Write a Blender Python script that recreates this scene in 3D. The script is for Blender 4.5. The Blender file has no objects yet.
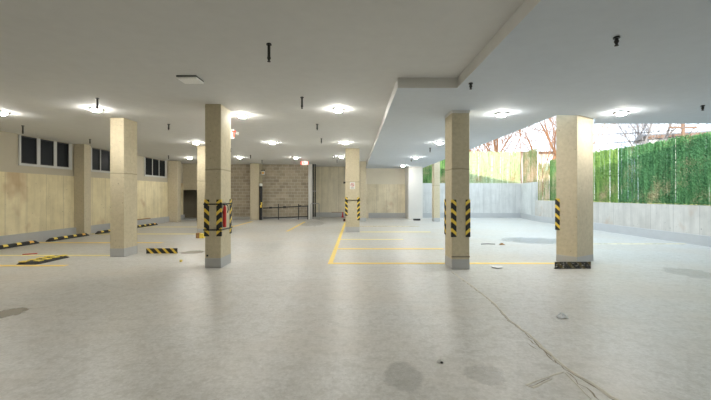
import bpy, bmesh, math, random
from mathutils import Vector, Matrix
random.seed(7)
PI = math.pi
SC = bpy.context.scene
COL = SC.collection

# ------------------------------------------------------------------ helpers
class MB:
    """collects shapes, links them as ONE mesh object"""
    def __init__(s): s.v = []; s.f = []
    def add(s, vs, fs):
        n = len(s.v); s.v += [tuple(v) for v in vs]; s.f += [tuple(i + n for i in f) for f in fs]; return s
    def box(s, x0, x1, y0, y1, z0, z1):
        return s.add([(x0,y0,z0),(x1,y0,z0),(x1,y1,z0),(x0,y1,z0),(x0,y0,z1),(x1,y0,z1),(x1,y1,z1),(x0,y1,z1)],
                     [(3,2,1,0),(4,5,6,7),(0,1,5,4),(1,2,6,5),(2,3,7,6),(3,0,4,7)])
    def prism(s, pts, z0, z1):
        n = len(pts)
        if sum(pts[i][0]*pts[(i+1)%n][1]-pts[(i+1)%n][0]*pts[i][1] for i in range(n)) < 0: pts = pts[::-1]
        return s.add([(x,y,z0) for x,y in pts] + [(x,y,z1) for x,y in pts],
                     [tuple(range(n))[::-1], tuple(range(n,2*n))] + [(i,(i+1)%n,n+(i+1)%n,n+i) for i in range(n)])
    def tube(s, pts, r, n=8, cap=True):
        pts = [Vector(p) for p in pts]
        rs = r if isinstance(r, (list, tuple)) else [r]*len(pts)
        vs = []; fs = []
        for i, p in enumerate(pts):
            d = (pts[min(i+1,len(pts)-1)] - pts[max(i-1,0)]).normalized()
            a = d.orthogonal().normalized() if i == 0 else (a - d*a.dot(d)).normalized()
            b = d.cross(a)
            vs += [p + (a*math.cos(2*PI*k/n) + b*math.sin(2*PI*k/n))*rs[i] for k in range(n)]
        for i in range(len(pts)-1):
            for k in range(n):
                fs.append((i*n+k, i*n+(k+1)%n, (i+1)*n+(k+1)%n, (i+1)*n+k))
        if cap:
            fs.append(tuple(range(n))[::-1]); fs.append(tuple(range((len(pts)-1)*n, len(pts)*n)))
        return s.add(vs, fs)
    def lathe(s, prof, n=16, c=(0,0,0)):
        vs = []; fs = []
        for r, z in prof:
            vs += [(c[0]+r*math.cos(2*PI*k/n), c[1]+r*math.sin(2*PI*k/n), c[2]+z) for k in range(n)]
        m = len(prof)
        for i in range(m-1):
            for k in range(n):
                fs.append((i*n+k, i*n+(k+1)%n, (i+1)*n+(k+1)%n, (i+1)*n+k))
        fs.append(tuple(range(n))[::-1]); fs.append(tuple(range((m-1)*n, m*n)))
        return s.add(vs, fs)
    def build(s, name, mat, parent=None, bevel=0, smooth=False):
        me = bpy.data.meshes.new(name); me.from_pydata(s.v, [], s.f); me.update()
        bm = bmesh.new(); bm.from_mesh(me); bmesh.ops.recalc_face_normals(bm, faces=bm.faces)
        if smooth:
            for f in bm.faces: f.smooth = True
        bm.to_mesh(me); bm.free()
        if mat: me.materials.append(mat)
        o = bpy.data.objects.new(name, me); COL.objects.link(o)
        if parent: o.parent = parent
        if bevel:
            m = o.modifiers.new('bevel', 'BEVEL'); m.width = bevel; m.segments = 2; m.limit_method = 'ANGLE'
        return o

def tag(o, label, cat, group=None):
    o['label'] = label; o['category'] = cat
    if group: o['group'] = group
    return o
def thing(name, label, cat, loc=(0,0,0), rz=0, group=None):
    o = bpy.data.objects.new(name, None); COL.objects.link(o)
    o.empty_display_size = .1; o.location = loc; o.rotation_euler = (0,0,rz)
    return tag(o, label, cat, group)
def struct(o): o['kind'] = 'structure'; return o
def copy_tree(o, parent=None):
    c = o.copy(); COL.objects.link(c)
    if parent: c.parent = parent
    for ch in list(o.children): copy_tree(ch, c)
    return c

# ------------------------------------------------------------------ materials
class NT:
    def __init__(s, name):
        s.m = bpy.data.materials.new(name); s.m.use_nodes = True
        s.t = s.m.node_tree; s.N = s.t.nodes; s.L = s.t.links
        s.b = s.N['Principled BSDF']; s.out = s.N['Material Output']
        s.tc = s.N.new('ShaderNodeTexCoord')
    def n(s, typ, **kw):
        x = s.N.new(typ)
        for k, v in kw.items(): setattr(x, k, v)
        return x
    def put(s, sock, v):
        if hasattr(v, 'is_output') or isinstance(v, bpy.types.NodeSocket): s.L.new(v, sock)
        else: sock.default_value = v
    def noise(s, scale, detail=4, rough=.55, vec=None):
        x = s.n('ShaderNodeTexNoise'); x.inputs['Scale'].default_value = scale
        x.inputs['Detail'].default_value = detail; x.inputs['Roughness'].default_value = rough
        s.L.new(vec or s.tc.outputs['Object'], x.inputs['Vector']); return x.outputs['Fac']
    def ramp(s, fac, stops):
        x = s.n('ShaderNodeValToRGB'); e = x.color_ramp.elements
        while len(e) < len(stops): e.new(.5)
        for i, (p, c) in enumerate(stops):
            e[i].position = p; e[i].color = (*c, 1) if isinstance(c, tuple) else (c, c, c, 1)
        s.L.new(fac, x.inputs[0]); return x.outputs[0]
    def mix(s, f, a, b, mode='MIX'):
        x = s.n('ShaderNodeMix', data_type='RGBA', blend_type=mode)
        s.put(x.inputs[0], f)
        for sock, v in ((x.inputs[6], a), (x.inputs[7], b)):
            s.put(sock, (*v, 1) if isinstance(v, tuple) and len(v) == 3 else v)
        return x.outputs[2]
    def math(s, op, a, b=0.0):
        x = s.n('ShaderNodeMath', operation=op); s.put(x.inputs[0], a); s.put(x.inputs[1], b); return x.outputs[0]
    def xyz(s, src=None):
        x = s.n('ShaderNodeSeparateXYZ'); s.L.new(src or s.tc.outputs['Object'], x.inputs[0]); return x.outputs
    def vec(s, x, y, z=0.0):
        c = s.n('ShaderNodeCombineXYZ'); s.put(c.inputs[0], x); s.put(c.inputs[1], y); s.put(c.inputs[2], z); return c.outputs[0]
    def bump(s, h, strength=.3, dist=.01):
        x = s.n('ShaderNodeBump'); x.inputs['Strength'].default_value = strength; x.inputs['Distance'].default_value = dist
        s.L.new(h, x.inputs['Height']); s.L.new(x.outputs[0], s.b.inputs['Normal'])
    def done(s, col=None, rough=.6, metal=0, spec=.5):
        if col is not None: s.put(s.b.inputs['Base Color'], (*col, 1) if isinstance(col, tuple) and len(col) == 3 else col)
        s.put(s.b.inputs['Roughness'], rough); s.b.inputs['Metallic'].default_value = metal
        s.b.inputs['Specular IOR Level'].default_value = spec
        return s.m

def plain(name, col, rough=.6, metal=0, spec=.5, var=.12, scale=9):
    t = NT(name); n = t.noise(scale)
    c = t.mix(n, tuple(x*(1-var) for x in col), tuple(min(1, x*(1+var)) for x in col))
    return t.done(c, rough, metal, spec)
def emis(name, col, strength):
    t = NT(name); t.b.inputs['Emission Color'].default_value = (*col, 1); t.b.inputs['Emission Strength'].default_value = strength
    return t.done(col, .4)

def m_floor():
    t = NT('painted concrete floor')
    big = t.noise(.35, 3); mid = t.noise(2.2, 6, .65); fine = t.noise(60, 3)
    X, Y, Z = t.xyz()
    streak = t.noise(1.0, 5, .6, t.vec(t.math('MULTIPLY', X, .5), t.math('MULTIPLY', Y, 3.0)))
    c = t.ramp(big, [(.3, (.51,.505,.475)), (.7, (.60,.598,.58))])
    c = t.mix(.45, c, t.ramp(mid, [(.3, (.41,.40,.365)), (.5, (.53,.525,.49)), (.75, (.60,.595,.57))]))
    c = t.mix(.25, c, t.ramp(streak, [(.35, (.38,.37,.34)), (.6, (.58,.575,.55))]))
    dots = t.ramp(t.noise(38, 2, .5), [(.29, 0.0), (.33, 1.0)])
    c = t.mix(dots, t.mix(.6, c, (.16,.14,.11)), c)
    grain = t.ramp(t.noise(24, 3, .8), [(.36, 0.0), (.64, 1.0)])
    c = t.mix(.42, c, t.mix(grain, (.39,.38,.35), (.70,.69,.665)))
    warm = t.ramp(t.noise(.45, 3, .6, t.vec(t.math('ADD', X, 3.1), t.math('ADD', Y, 1.2))), [(.45, 0.0), (.65, .45)])
    c = t.mix(warm, c, (.53,.47,.39))
    c = t.mix(t.ramp(t.noise(7, 5, .75), [(.38, .45), (.52, 0.0)]), c, (.36,.345,.30))
    r = t.ramp(mid, [(.3, .37), (.7, .40)])
    t.bump(t.mix(.5, fine, mid), .12, .004)
    return t.done(c, r, 0, .5)

def m_concrete(name, a, b, lo=.45, lines=True, streaks=True):
    t = NT(name); oi = t.n('ShaderNodeObjectInfo')
    off = t.n('ShaderNodeVectorMath', operation='ADD'); t.L.new(t.tc.outputs['Object'], off.inputs[0])
    t.L.new(t.vec(t.math('MULTIPLY', oi.outputs['Random'], 40.0), t.math('MULTIPLY', oi.outputs['Random'], 17.0)), off.inputs[1])
    v = off.outputs[0]
    n1 = t.noise(1.6, 5, .6, v); n2 = t.noise(14, 4, .6, v)
    c = t.mix(n1, a, b)
    c = t.mix(.35, c, t.ramp(n2, [(.3, tuple(x*.78 for x in a)), (.65, b)]))
    pores = t.ramp(t.noise(30, 1, .4, v), [(.22, 0.0), (.25, 1.0)])
    c = t.mix(pores, tuple(x*.45 for x in a), c)
    if lines:
        X, Y, Z = t.xyz()
        zz = t.math('ABSOLUTE', t.math('SUBTRACT', t.math('ADD', Z, t.math('MULTIPLY', t.noise(3, 2, .5, v), .05)), 2.17))
        c = t.mix(t.ramp(zz, [(.006, 0.0), (.02, 1.0)]), tuple(x*.7 for x in a), c)
    t.bump(n2, .25, .006)
    return t.done(c, .75, 0, .3)

def m_boardwall(name, a, b, axis, width=.6, row=30.0, mortar=.012, rust=True):
    """board-formed concrete: vertical joints along the wall, drawn on world-sized coordinates"""
    t = NT(name); X, Y, Z = t.xyz()
    U = Y if axis == 'y' else X
    br = t.n('ShaderNodeTexBrick', offset=0.0, squash=1.0)
    t.L.new(t.vec(U, t.math('ADD', Z, 40.0)), br.inputs['Vector'])
    br.inputs['Scale'].default_value = 1; br.inputs['Mortar Size'].default_value = mortar
    br.inputs['Mortar Smooth'].default_value = .4
    br.inputs['Brick Width'].default_value = width; br.inputs['Row Height'].default_value = row
    br.inputs['Color1'].default_value = (*a, 1); br.inputs['Color2'].default_value = (*b, 1)
    br.inputs['Mortar'].default_value = (*[x*.5 for x in a], 1)
    n = t.noise(1.4, 5, .65)
    st = t.noise(1.0, 4, .6, t.vec(t.math('MULTIPLY', U, 5.0), t.math('MULTIPLY', Z, .5)))
    c = t.mix(.45, br.outputs['Color'], t.ramp(n, [(.3, tuple(x*.75 for x in a)), (.7, tuple(min(1, x*1.12) for x in b))]))
    c = t.mix(t.ramp(st, [(.35, .4), (.55, 0.0)]), c, tuple(x*.72 for x in a))
    if rust:
        rs = t.ramp(t.noise(.7, 3, .6, t.vec(t.math('MULTIPLY', U, 1.3), t.math('MULTIPLY', Z, .9), 3.3)), [(.58, 0.0), (.72, .55)])
        c = t.mix(rs, c, (.42,.24,.12))
    pores = t.ramp(t.noise(16, 1, .4), [(.22, 0.0), (.25, 1.0)])
    c = t.mix(pores, tuple(x*.4 for x in a), c)
    t.bump(br.outputs['Fac'], -.5, .012)
    return t.done(c, .8, 0, .25)

def m_block():
    t = NT('concrete block masonry'); X, Y, Z = t.xyz()
    br = t.n('ShaderNodeTexBrick', offset=.5)
    t.L.new(t.vec(X, Z), br.inputs['Vector'])
    br.inputs['Scale'].default_value = 1; br.inputs['Mortar Size'].default_value = .014
    br.inputs['Brick Width'].default_value = .40; br.inputs['Row Height'].default_value = .20
    br.inputs['Color1'].default_value = (.50,.435,.33,1); br.inputs['Color2'].default_value = (.30,.26,.20,1)
    br.inputs['Mortar'].default_value = (.60,.54,.44,1)
    c = t.mix(.35, br.outputs['Color'], t.ramp(t.noise(2.5, 5), [(.3, (.27,.23,.175)), (.7, (.60,.54,.43))]))
    t.bump(br.outputs['Fac'], -.4, .01)
    return t.done(c, .85, 0, .2)

def m_ceiling(name, a, b):
    t = NT(name); n = t.noise(.5, 3); n2 = t.noise(5, 5)
    c = t.mix(n, a, b); c = t.mix(.15, c, t.ramp(n2, [(.3, tuple(x*.8 for x in a)), (.7, b)]))
    t.bump(t.noise(90, 3), .06, .003)
    return t.done(c, .8, 0, .2)

def m_stripes(name, period=.2, wear=.0):
    """black rubber with slanting yellow bars that follow the corner (local coordinates of the guard)"""
    t = NT(name); X, Y, Z = t.xyz()
    d = t.math('ADD', t.math('ABSOLUTE', X), t.math('ABSOLUTE', Y))
    ph = t.math('FRACT', t.math('DIVIDE', t.math('ADD', Z, t.math('MULTIPLY', d, .95)), period))
    f = t.ramp(ph, [(.60, 0.0), (.63, 1.0)])
    n = t.noise(12, 4)
    y = t.mix(n, (.80,.56,.05), (.92,.68,.12)); k = t.mix(n, (.012,.012,.011), (.03,.03,.027))
    c = t.mix(f, k, y)
    if wear:
        w = t.ramp(t.noise(16, 5, .7, t.vec(t.math('MULTIPLY', X, 2.2), t.math('MULTIPLY', Y, 2.2), t.math('MULTIPLY', Z, .9))), [(.56, 0.0), (.60, 1.0)])
        f2 = t.ramp(t.math('ABSOLUTE', t.math('SUBTRACT', t.math('ABSOLUTE', X), .06)), [(.02, 1.0), (.03, 0.0)])
        c = t.mix(t.math('MULTIPLY', w, wear), t.mix(t.math('MULTIPLY', f, .10), k, y), (.70,.69,.60))
    return t.done(c, .55)

def m_paint(name, col, keep=.5):
    t = NT(name)
    n = t.noise(5, 6, .7); n2 = t.noise(1.1, 3, .6)
    a = t.ramp(t.math('ADD', t.math('MULTIPLY', n, .6), t.math('MULTIPLY', n2, .4)), [(keep-.07, 0.0), (keep+.07, 1.0)])
    tr = t.n('ShaderNodeBsdfTransparent'); mx = t.n('ShaderNodeMixShader')
    t.L.new(a, mx.inputs[0]); t.L.new(tr.outputs[0], mx.inputs[1]); t.L.new(t.b.outputs[0], mx.inputs[2])
    t.L.new(mx.outputs[0], t.out.inputs[0])
    return t.done(t.mix(n, tuple(x*.88 for x in col), col), .5)

def m_stain(name, col, alpha, rough=.3, soft=.35):
    """damp patch with a broken edge; thins out towards its own rim (generated coordinates)"""
    t = NT(name); X, Y, Z = t.xyz(t.tc.outputs['Generated'])
    dx = t.math('SUBTRACT', X, .5); dy = t.math('SUBTRACT', Y, .5)
    r = t.math('SQRT', t.math('ADD', t.math('MULTIPLY', dx, dx), t.math('MULTIPLY', dy, dy)))
    r = t.math('ADD', r, t.math('MULTIPLY', t.math('SUBTRACT', t.noise(4, 6, .7), .5), .6))
    a = t.ramp(r, [(.34, alpha), (.43, 0.0)])
    tr = t.n('ShaderNodeBsdfTransparent'); mx = t.n('ShaderNodeMixShader')
    t.L.new(a, mx.inputs[0]); t.L.new(tr.outputs[0], mx.inputs[1]); t.L.new(t.b.outputs[0], mx.inputs[2])
    t.L.new(mx.outputs[0], t.out.inputs[0])
    return t.done(col, rough)

def m_leaf(name, a, b, dry=.12, dryc=(.50,.42,.24), top=None):
    t = NT(name); X, Y, Z = t.xyz()
    strand = t.noise(1.0, 2, .5, t.vec(t.math('MULTIPLY', X, 13.0), t.math('MULTIPLY', Z, .8), 1.7)); strand = t.ramp(strand, [(.33, 0.0), (.67, 1.0)])
    leaf = t.ramp(t.noise(20, 4, .8), [(.38, 0.0), (.60, 1.0)])
    c = t.mix(t.math('ADD', t.math('MULTIPLY', strand, .45), t.math('MULTIPLY', leaf, .6)), a, b)
    d = t.ramp(t.math('ADD', t.math('MULTIPLY', t.noise(.9, 2), .5), t.math('MULTIPLY', t.noise(26, 2), .5)), [(.60-dry, 0.0), (.66-dry, 1.0)])
    c = t.mix(d, c, dryc)
    t.b.inputs['Transmission Weight'].default_value = 0
    tl = t.n('ShaderNodeBsdfTranslucent'); t.L.new(c, tl.inputs[0])
    mx = t.n('ShaderNodeMixShader'); mx.inputs[0].default_value = .3
    t.L.new(t.b.outputs[0], mx.inputs[1]); t.L.new(tl.outputs[0], mx.inputs[2]); t.L.new(mx.outputs[0], t.out.inputs[0])
    return t.done(c, .55, 0, .3)

M = dict(
    floor=m_floor(),
    ceil=m_ceiling('painted ceiling', (.67,.67,.655), (.73,.73,.715)),
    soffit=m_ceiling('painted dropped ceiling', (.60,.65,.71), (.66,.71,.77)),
    wallL=m_boardwall('board formed concrete along the side', (.74,.64,.40), (.86,.77,.53), 'y', .75),
    wallB=m_boardwall('board formed concrete at the back', (.70,.62,.44), (.86,.79,.62), 'x', .72),
    wallR=m_boardwall('grey board formed concrete', (.52,.49,.44), (.60,.57,.52), 'y', .95),
    wallRB=m_boardwall('pale board formed concrete', (.58,.575,.55), (.66,.655,.63), 'x', 1.1, rust=False),
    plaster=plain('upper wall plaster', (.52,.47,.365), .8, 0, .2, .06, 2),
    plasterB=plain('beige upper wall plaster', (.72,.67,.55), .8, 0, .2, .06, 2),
    panel=m_boardwall('smooth beige concrete panels', (.75,.68,.52), (.80,.73,.57), 'x', 1.2, rust=False),
    white=plain('white painted concrete', (.70,.69,.66), .7, 0, .3, .05, 2),
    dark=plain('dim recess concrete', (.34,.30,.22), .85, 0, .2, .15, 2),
    block=m_block(),
    col=m_concrete('column concrete', (.53,.46,.31), (.65,.575,.41)),
    pil=m_concrete('pilaster concrete', (.52,.455,.32), (.63,.56,.415), lines=False),
    base=plain('grey base paint', (.46,.46,.455), .55, 0, .4, .08, 4),
    guard=m_stripes('black and yellow guard rubber', .21),
    guardworn=m_stripes('scuffed guard rubber', .23, .75),
    rubber=plain('black rubber', (.018,.018,.017), .6),
    yellow=plain('yellow reflective patch', (.92,.70,.12), .4),
    orange=plain('orange yellow patch', (.90,.52,.10), .4),
    paint=m_paint('yellow road paint', (.95,.70,.16), .33),
    paintpale=m_paint('worn pale yellow road paint', (.95,.83,.36), .30),
    paintfaint=m_paint('almost worn off yellow road paint', (.85,.74,.42), .46),
    black=plain('black painted steel', (.012,.012,.013), .4),
    galv=plain('galvanised steel', (.42,.42,.42), .35, .7),
    housing=plain('grey lamp housing', (.30,.29,.27), .5),
    whitepl=plain('white plastic', (.72,.72,.68), .45, 0, .5, .03),
    cover=plain('opal lamp cover', (.93,.93,.91), .4, 0, .5, .02),
    red=plain('red paint', (.55,.03,.025), .35),
    redlit=emis('lit red letters', (1.0,.10,.05), 1.3),
    signlit=emis('lit white sign face', (1.0,.94,.90), .6),
    led=emis('led diffuser', (1.0,.975,.91), 345),
    glass=plain('dark window glass', (.010,.013,.016), .35, 0, .12, .3, 3),
    frame=plain('pale window frame', (.56,.56,.54), .5, 0, .4, .05),
    sash=plain('black window sash', (.012,.012,.012), .5),
    brass=plain('brass sprinkler head', (.45,.20,.10), .35, .6),
    wood=plain('brown wood', (.36,.21,.09), .7, 0, .3, .25, 12),
    paper=plain('white paper', (.80,.80,.78), .6, 0, .3, .04),
    bluefoil=plain('blue and white wrapper', (.80,.88,.95), .35, 0, .5, .25, 22),
    crackd=plain('dark crack and drip line', (.27,.235,.18), .9, 0, .1, .3, 20),  # dark tone of the floor cracks and the column drip line
    crackl=plain('raised crack filler', (.64,.61,.53), .8, 0, .2, .15, 20),
    leafdark=m_leaf('deep green hedge leaves', (.006,.075,.022), (.20,.43,.17), .05),
    leafmid=m_leaf('mid green hedge leaves', (.012,.12,.03), (.30,.50,.17), .08),
    leafsunlit=m_leaf('sunlit pale green hedge leaves', (.30,.42,.20), (.72,.76,.52), .04),  # pale wash of sunlight put into the leaf colour
    leafsunyellow=m_leaf('sunlit yellowish green hedge leaves', (.02,.15,.03), (.40,.56,.15), .05),  # slight yellow of the sun put into this panel's leaf colour
    leafdry=m_leaf('drying hedge leaves', (.05,.17,.05), (.34,.38,.16), .14, (.55,.42,.26)),
    dryleaf=plain('yellow dry leaf', (.72,.58,.22), .8, 0, .2, .3, 20),
    stem=plain('wire and twigs', (.30,.22,.14), .8),
    bark=plain('warm grey bark', (.30,.165,.095), .9, 0, .1, .25, 6),
    barkgrey=plain('pale grey bark', (.25,.23,.23), .9, 0, .1, .2, 6),
    soil=plain('dry ground', (.42,.38,.30), .95, 0, .1, .3, 2),
    siding=plain('pale pink siding', (.72,.58,.50), .8, 0, .2, .05),
    whiteside=plain('white siding', (.82,.82,.80), .8, 0, .2, .03),
    sidingb=plain('pale blue grey siding', (.72,.77,.86), .8, 0, .2, .05),
    fascia=plain('brown roof fascia', (.20,.12,.08), .7),
    shingle=plain('grey roof shingles', (.30,.29,.29), .9, 0, .1, .2, 8),
    stainw=m_stain('damp patch', (.38,.375,.345), .22, .3),
    staind=m_stain('brown stain', (.33,.29,.21), .55, .5),
    stainp=m_stain('shallow puddle', (.40,.43,.45), .45, .15),
)

# ------------------------------------------------------------------ the setting
ZH, ZS = 3.57, 3.40          # main ceiling, dropped ceiling
floor = struct(MB().box(-12.2, 11.4, -3.2, 27.5, -.2, 0).build('floor', M['floor']))
struct(MB().prism([(-11.3,-3.2),(1.72,-3.2),(1.72,6.08),(.71,6.08),(.71,26.2),(-11.3,26.2)], ZH, 3.68).build('ceiling', M['ceil']))
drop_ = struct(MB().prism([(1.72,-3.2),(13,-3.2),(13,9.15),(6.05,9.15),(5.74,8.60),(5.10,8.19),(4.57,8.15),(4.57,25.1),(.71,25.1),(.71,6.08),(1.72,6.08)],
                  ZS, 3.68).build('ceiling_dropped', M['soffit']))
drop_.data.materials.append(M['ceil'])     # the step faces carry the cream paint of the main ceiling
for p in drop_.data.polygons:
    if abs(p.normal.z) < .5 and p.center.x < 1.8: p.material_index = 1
struct(MB().box(-11.3, -10.95, -3.2, 22.9, 0, 2.31).build('wall_left', M['wallL']))
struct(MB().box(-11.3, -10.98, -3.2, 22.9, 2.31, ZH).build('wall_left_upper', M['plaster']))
struct(MB().box(-11.3, 11.3, -3.5, -3.2, 0, 3.6).build('wall_behind', M['panel']))
# back wall, left to right: lintel over a low opening, block masonry, smooth concrete, board formed concrete
struct(MB().box(-11.3, -9.0, 22.9, 23.2, 1.9, ZH).build('wall_back_lintel', M['pil']))
struct(MB().box(-9.0, -3.02, 23.6, 23.9, 0, ZH).build('wall_back_block', M['block']))
struct(MB().box(-9.0, -8.8, 22.9, 23.6, 0, ZH).build('wall_recess_side', M['pil']))
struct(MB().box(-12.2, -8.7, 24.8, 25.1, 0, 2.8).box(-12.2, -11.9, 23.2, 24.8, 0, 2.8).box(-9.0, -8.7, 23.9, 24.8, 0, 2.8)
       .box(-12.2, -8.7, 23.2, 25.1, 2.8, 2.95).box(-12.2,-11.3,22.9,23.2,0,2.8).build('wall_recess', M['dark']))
struct(MB().box(-3.3, .9, 25.5, 25.8, 0, ZH).box(-3.3,-3.02,23.9,25.5,0,ZH).build('wall_back_smooth', M['panel']))
struct(MB().box(.62, 3.42, 24.8, 25.1, 0, 2.31).box(.62, .9, 25.1, 25.5, 0, 2.31).build('wall_back_board', M['wallB']))
struct(MB().box(.62, 3.42, 24.83, 25.1, 2.31, ZS+.2).box(.62, .9, 25.1, 25.5, 2.31, ZS+.2).build('wall_back_upper', M['plasterB']))
struct(MB().box(3.42, 4.33, 23.2, 25.1, 0, ZS+.05).build('wall_back_pier', M['white']))
struct(MB().box(4.33, 11.45, 24.8, 25.1, 0, 2.38).build('wall_back_yard', M['wallRB']))
struct(MB().prism([(10.9,21.86),(11.4,24.8),(11.65,24.8),(11.2,21.86)], 0, 2.36).build('wall_right_high', M['wallRB']))
struct(MB().box(10.9, 11.2, -3.2, 21.86, 0, 1.25).build('wall_right', M['wallR']))
# grey painted kerb along the foot of the walls
struct(MB().box(-10.95, -10.86, -3.2, 22.9, 0, .32).build('baseboard_left', M['base']))
struct(MB().box(10.82, 10.9, -3.2, 21.86, 0, .32).build('baseboard_right', M['base']))
struct(MB().prism([(10.82,21.86),(11.31,24.73),(11.4,24.8),(10.9,21.86)], 0, .33).build('baseboard_right_high', M['base']))
struct(MB().box(4.33, 11.31, 24.72, 24.8, 0, .33).box(.9, 3.42, 24.72, 24.8, 0, .33).build('baseboard_back', M['base']))
struct(MB().box(-3.02, .62, 25.41, 25.5, 0, .33).build('baseboard_back_smooth', M['base']))
struct(MB().box(-8.8, -3.1, 23.52, 23.6, 0, .14).build('baseboard_back_block', M['base']))
struct(MB().prism([(11.2,-6),(60,-6),(60,80),(-30,80),(-30,26.4),(4.4,26.4),(4.4,25.1),(11.45,25.1),(11.65,24.8),(11.2,21.86)], .6, 1.1).build('ground', M['soil']))
struct(MB().box(-10.86, -9.0, 22.55, 22.9, 0, .07).build('trim_1', M['base']))     # low step before the opening

def window(n, panes, y_end, y_start):
    """dark high window on the left wall: pale surround, black sashes, panes"""
    x = -10.98
    root = struct(MB().box(x, x+.05, y_start-.07, y_end+.16, 2.55, 2.63).box(x, x+.05, y_start-.07, y_start-.01, 2.63, 3.55)
                  .box(x, x+.05, y_end+.01, y_end+.16, 2.63, 3.55)
                  .build('window_%d' % n, M['frame']))
    for i, (a, b) in enumerate(panes):
        s = .035
        MB().box(x, x+.035, a, b, 2.63, 2.63+s).box(x, x+.035, a, b, 3.53-s, 3.53).box(x, x+.035, a, a+s, 2.63, 3.53).box(x, x+.035, b-s, b, 2.63, 3.53)\
            .build('sash', M['sash'], root)
        MB().box(x, x+.015, a+s, b-s, 2.63+s, 3.53-s).build('pane', M['glass'], root)
        if i: MB().box(x, x+.05, panes[i-1][1], a, 2.63, 3.53).build('mullion', M['frame'], root)
window(1, [(11.78,12.36),(12.49,13.05),(13.18,13.73)], 13.73, 11.78)
window(2, [(14.95,15.42),(15.46,16.05),(16.15,16.75)], 16.75, 14.95)
window(3, [(18.75,19.37),(19.42,20.02),(20.07,20.67)], 20.67, 18.75)

# ------------------------------------------------------------------ columns
def column(label, x0, x1, y0, y1, top, base=.22, name='column', mat='col', paint=True):
    r = thing(name, label, 'column', (x0, y0, 0), 0, 'concrete columns of the garage' if name == 'column' else 'concrete pilasters on the walls')
    MB().box(0, x1-x0, 0, y1-y0, 0, top).build('shaft', M[mat], r, .012)
    if paint:
        b = MB().box(-.003, x1-x0+.003, -.003, y1-y0+.003, 0, base).build('painted_base', M['base'], r, .012)
        b['label'] = 'grey painted foot of the column'
    return r
cA = column('beige concrete column nearest the left wall windows, bare of guards', -6.295, -5.936, 9.23, 9.80, ZH)
cB = column('square concrete column with strapped striped guards and a red extinguisher', -3.28, -2.93, 7.84, 8.47, ZH)
column('brightly lit slim column directly behind the extinguisher column', -6.43, -6.05, 14.6, 15.2, ZH)
cC = column('concrete column with a small white notice on its front', -.43, .17, 15.36, 15.95, ZH)
column('plain narrow column just behind the notice column, by the ceiling drop', .27, .63, 21.4, 22.0, ZH, mat='pil')
cD = column('stained concrete column with three striped corner guards under the dropped ceiling', 2.06, 2.44, 7.70, 8.29, ZS)
MB().box(-.006, .386, -.006, .596, ZS-.06, ZS).build('plaster_collar', M['white'], cD)
MB().box(-.006, .386, -.006, .0, .255, .285).build('drip_line', M['crackd'], cD)
column('pale thin column at the open yard edge before the white pier', 4.64, 5.0, 21.3, 21.84, ZS+.4)
# the turned column at the inner corner of the roof edge
rt = thing('column', 'broad concrete column standing turned at the roof corner by the yard', 'column', (5.08, 8.25, 0), math.radians(32), 'concrete columns of the garage')
MB().box(0, .75, 0, .484, 0, 4.6).build('shaft', M['pil'], rt, .012)
MB().box(-.003, .753, -.003, .487, 0, .17).build('painted_base', M['base'], rt, .012)
column('concrete pilaster on the left wall between the first two window groups', -10.95, -10.55, 14.0, 14.36, ZH, name='pilaster', mat='pil', paint=False)
column('concrete pilaster on the left wall beside the low dark opening', -10.95, -10.38, 21.0, 21.4, ZH, name='pilaster', mat='pil', paint=False)
column('beige pilaster on the block wall beside the tall black post', -6.65, -6.09, 22.7, 23.6, ZH, name='pilaster', mat='pil', paint=False)
column('narrow pale pilaster closing the block wall beside two black pipes', -3.06, -2.80, 23.3, 23.6, ZH, name='pilaster', mat='white', paint=False)
MB().box(.035, .075, -.008, .001, .25, .29).build('wall_plate', M['black'], cB)

# ------------------------------------------------------------------ corner guards
def guard(label, x, y, sx, sy, z0=.69, h=.80, leg=.095, rz=0, side=.03, mat='guard', group='striped guards on the columns'):
    """L-shaped rubber guard outside the column corner (x, y); legs run towards sx, sy"""
    t = .014
    o = MB().prism([(-sx*t,-sy*t),(sx*leg,-sy*t),(sx*leg,-sy*.0015),(-sx*.0015,-sy*.0015),(-sx*.0015,sy*side),(-sx*t,sy*side)], 0, h).build('corner_guard', M[mat], None)
    o.location = (x, y, z0); o.rotation_euler = (0,0,rz)
    return tag(o, label, 'corner guard', group)
guard('striped guard on the front left corner of the extinguisher column', -3.28, 7.84, 1, 1)
guard('striped guard on the front right corner of the extinguisher column', -2.93, 7.84, -1, 1)
guard('striped guard on the rear right corner of the extinguisher column', -2.93, 8.47, -1, -1, side=.095)
guard('striped guard on the rear left edge of the column under the dropped ceiling', 2.06, 8.29, 1, -1, side=.095)
guard('striped guard on the front left corner of the column under the dropped ceiling', 2.06, 7.70, 1, 1)
guard('striped guard on the front right corner of the column under the dropped ceiling', 2.44, 7.70, -1, 1, leg=.085)
guard('striped guard on the left corner of the column with the white notice', -.43, 15.36, 1, 1)
guard('striped guard on the right corner of the column with the white notice', .17, 15.36, -1, 1, z0=.50, h=.97)
guard('striped guard on the yard side edge of the turned roof corner column', 4.823, 8.66, 1, -1, z0=.75, h=.75, leg=.055, rz=math.radians(32), side=.09)

def strap(label, x0, x1, y0, y1, z, w=.014):
    e = .016; f = e+w*.7
    o = MB()
    for a in ((x0-f, x1+f, y0-f, y0-e), (x0-f, x1+f, y1+e, y1+f), (x0-f, x0-e, y0-e, y1+e), (x1+e, x1+f, y0-e, y1+e)):
        o.box(*a, -w, w)
    ob = o.build('strap', M['black']); ob.location = (0, 0, z)
    return tag(ob, label, 'strap', 'straps holding guards on columns')
strap('upper black strap around the extinguisher column', -3.28, -2.93, 7.84, 8.47, 1.39)
strap('lower black strap around the extinguisher column', -3.28, -2.93, 7.84, 8.47, .83)
strap('black strap around the guards of the notice column', -.43, .17, 15.36, 15.95, 1.36)

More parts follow.
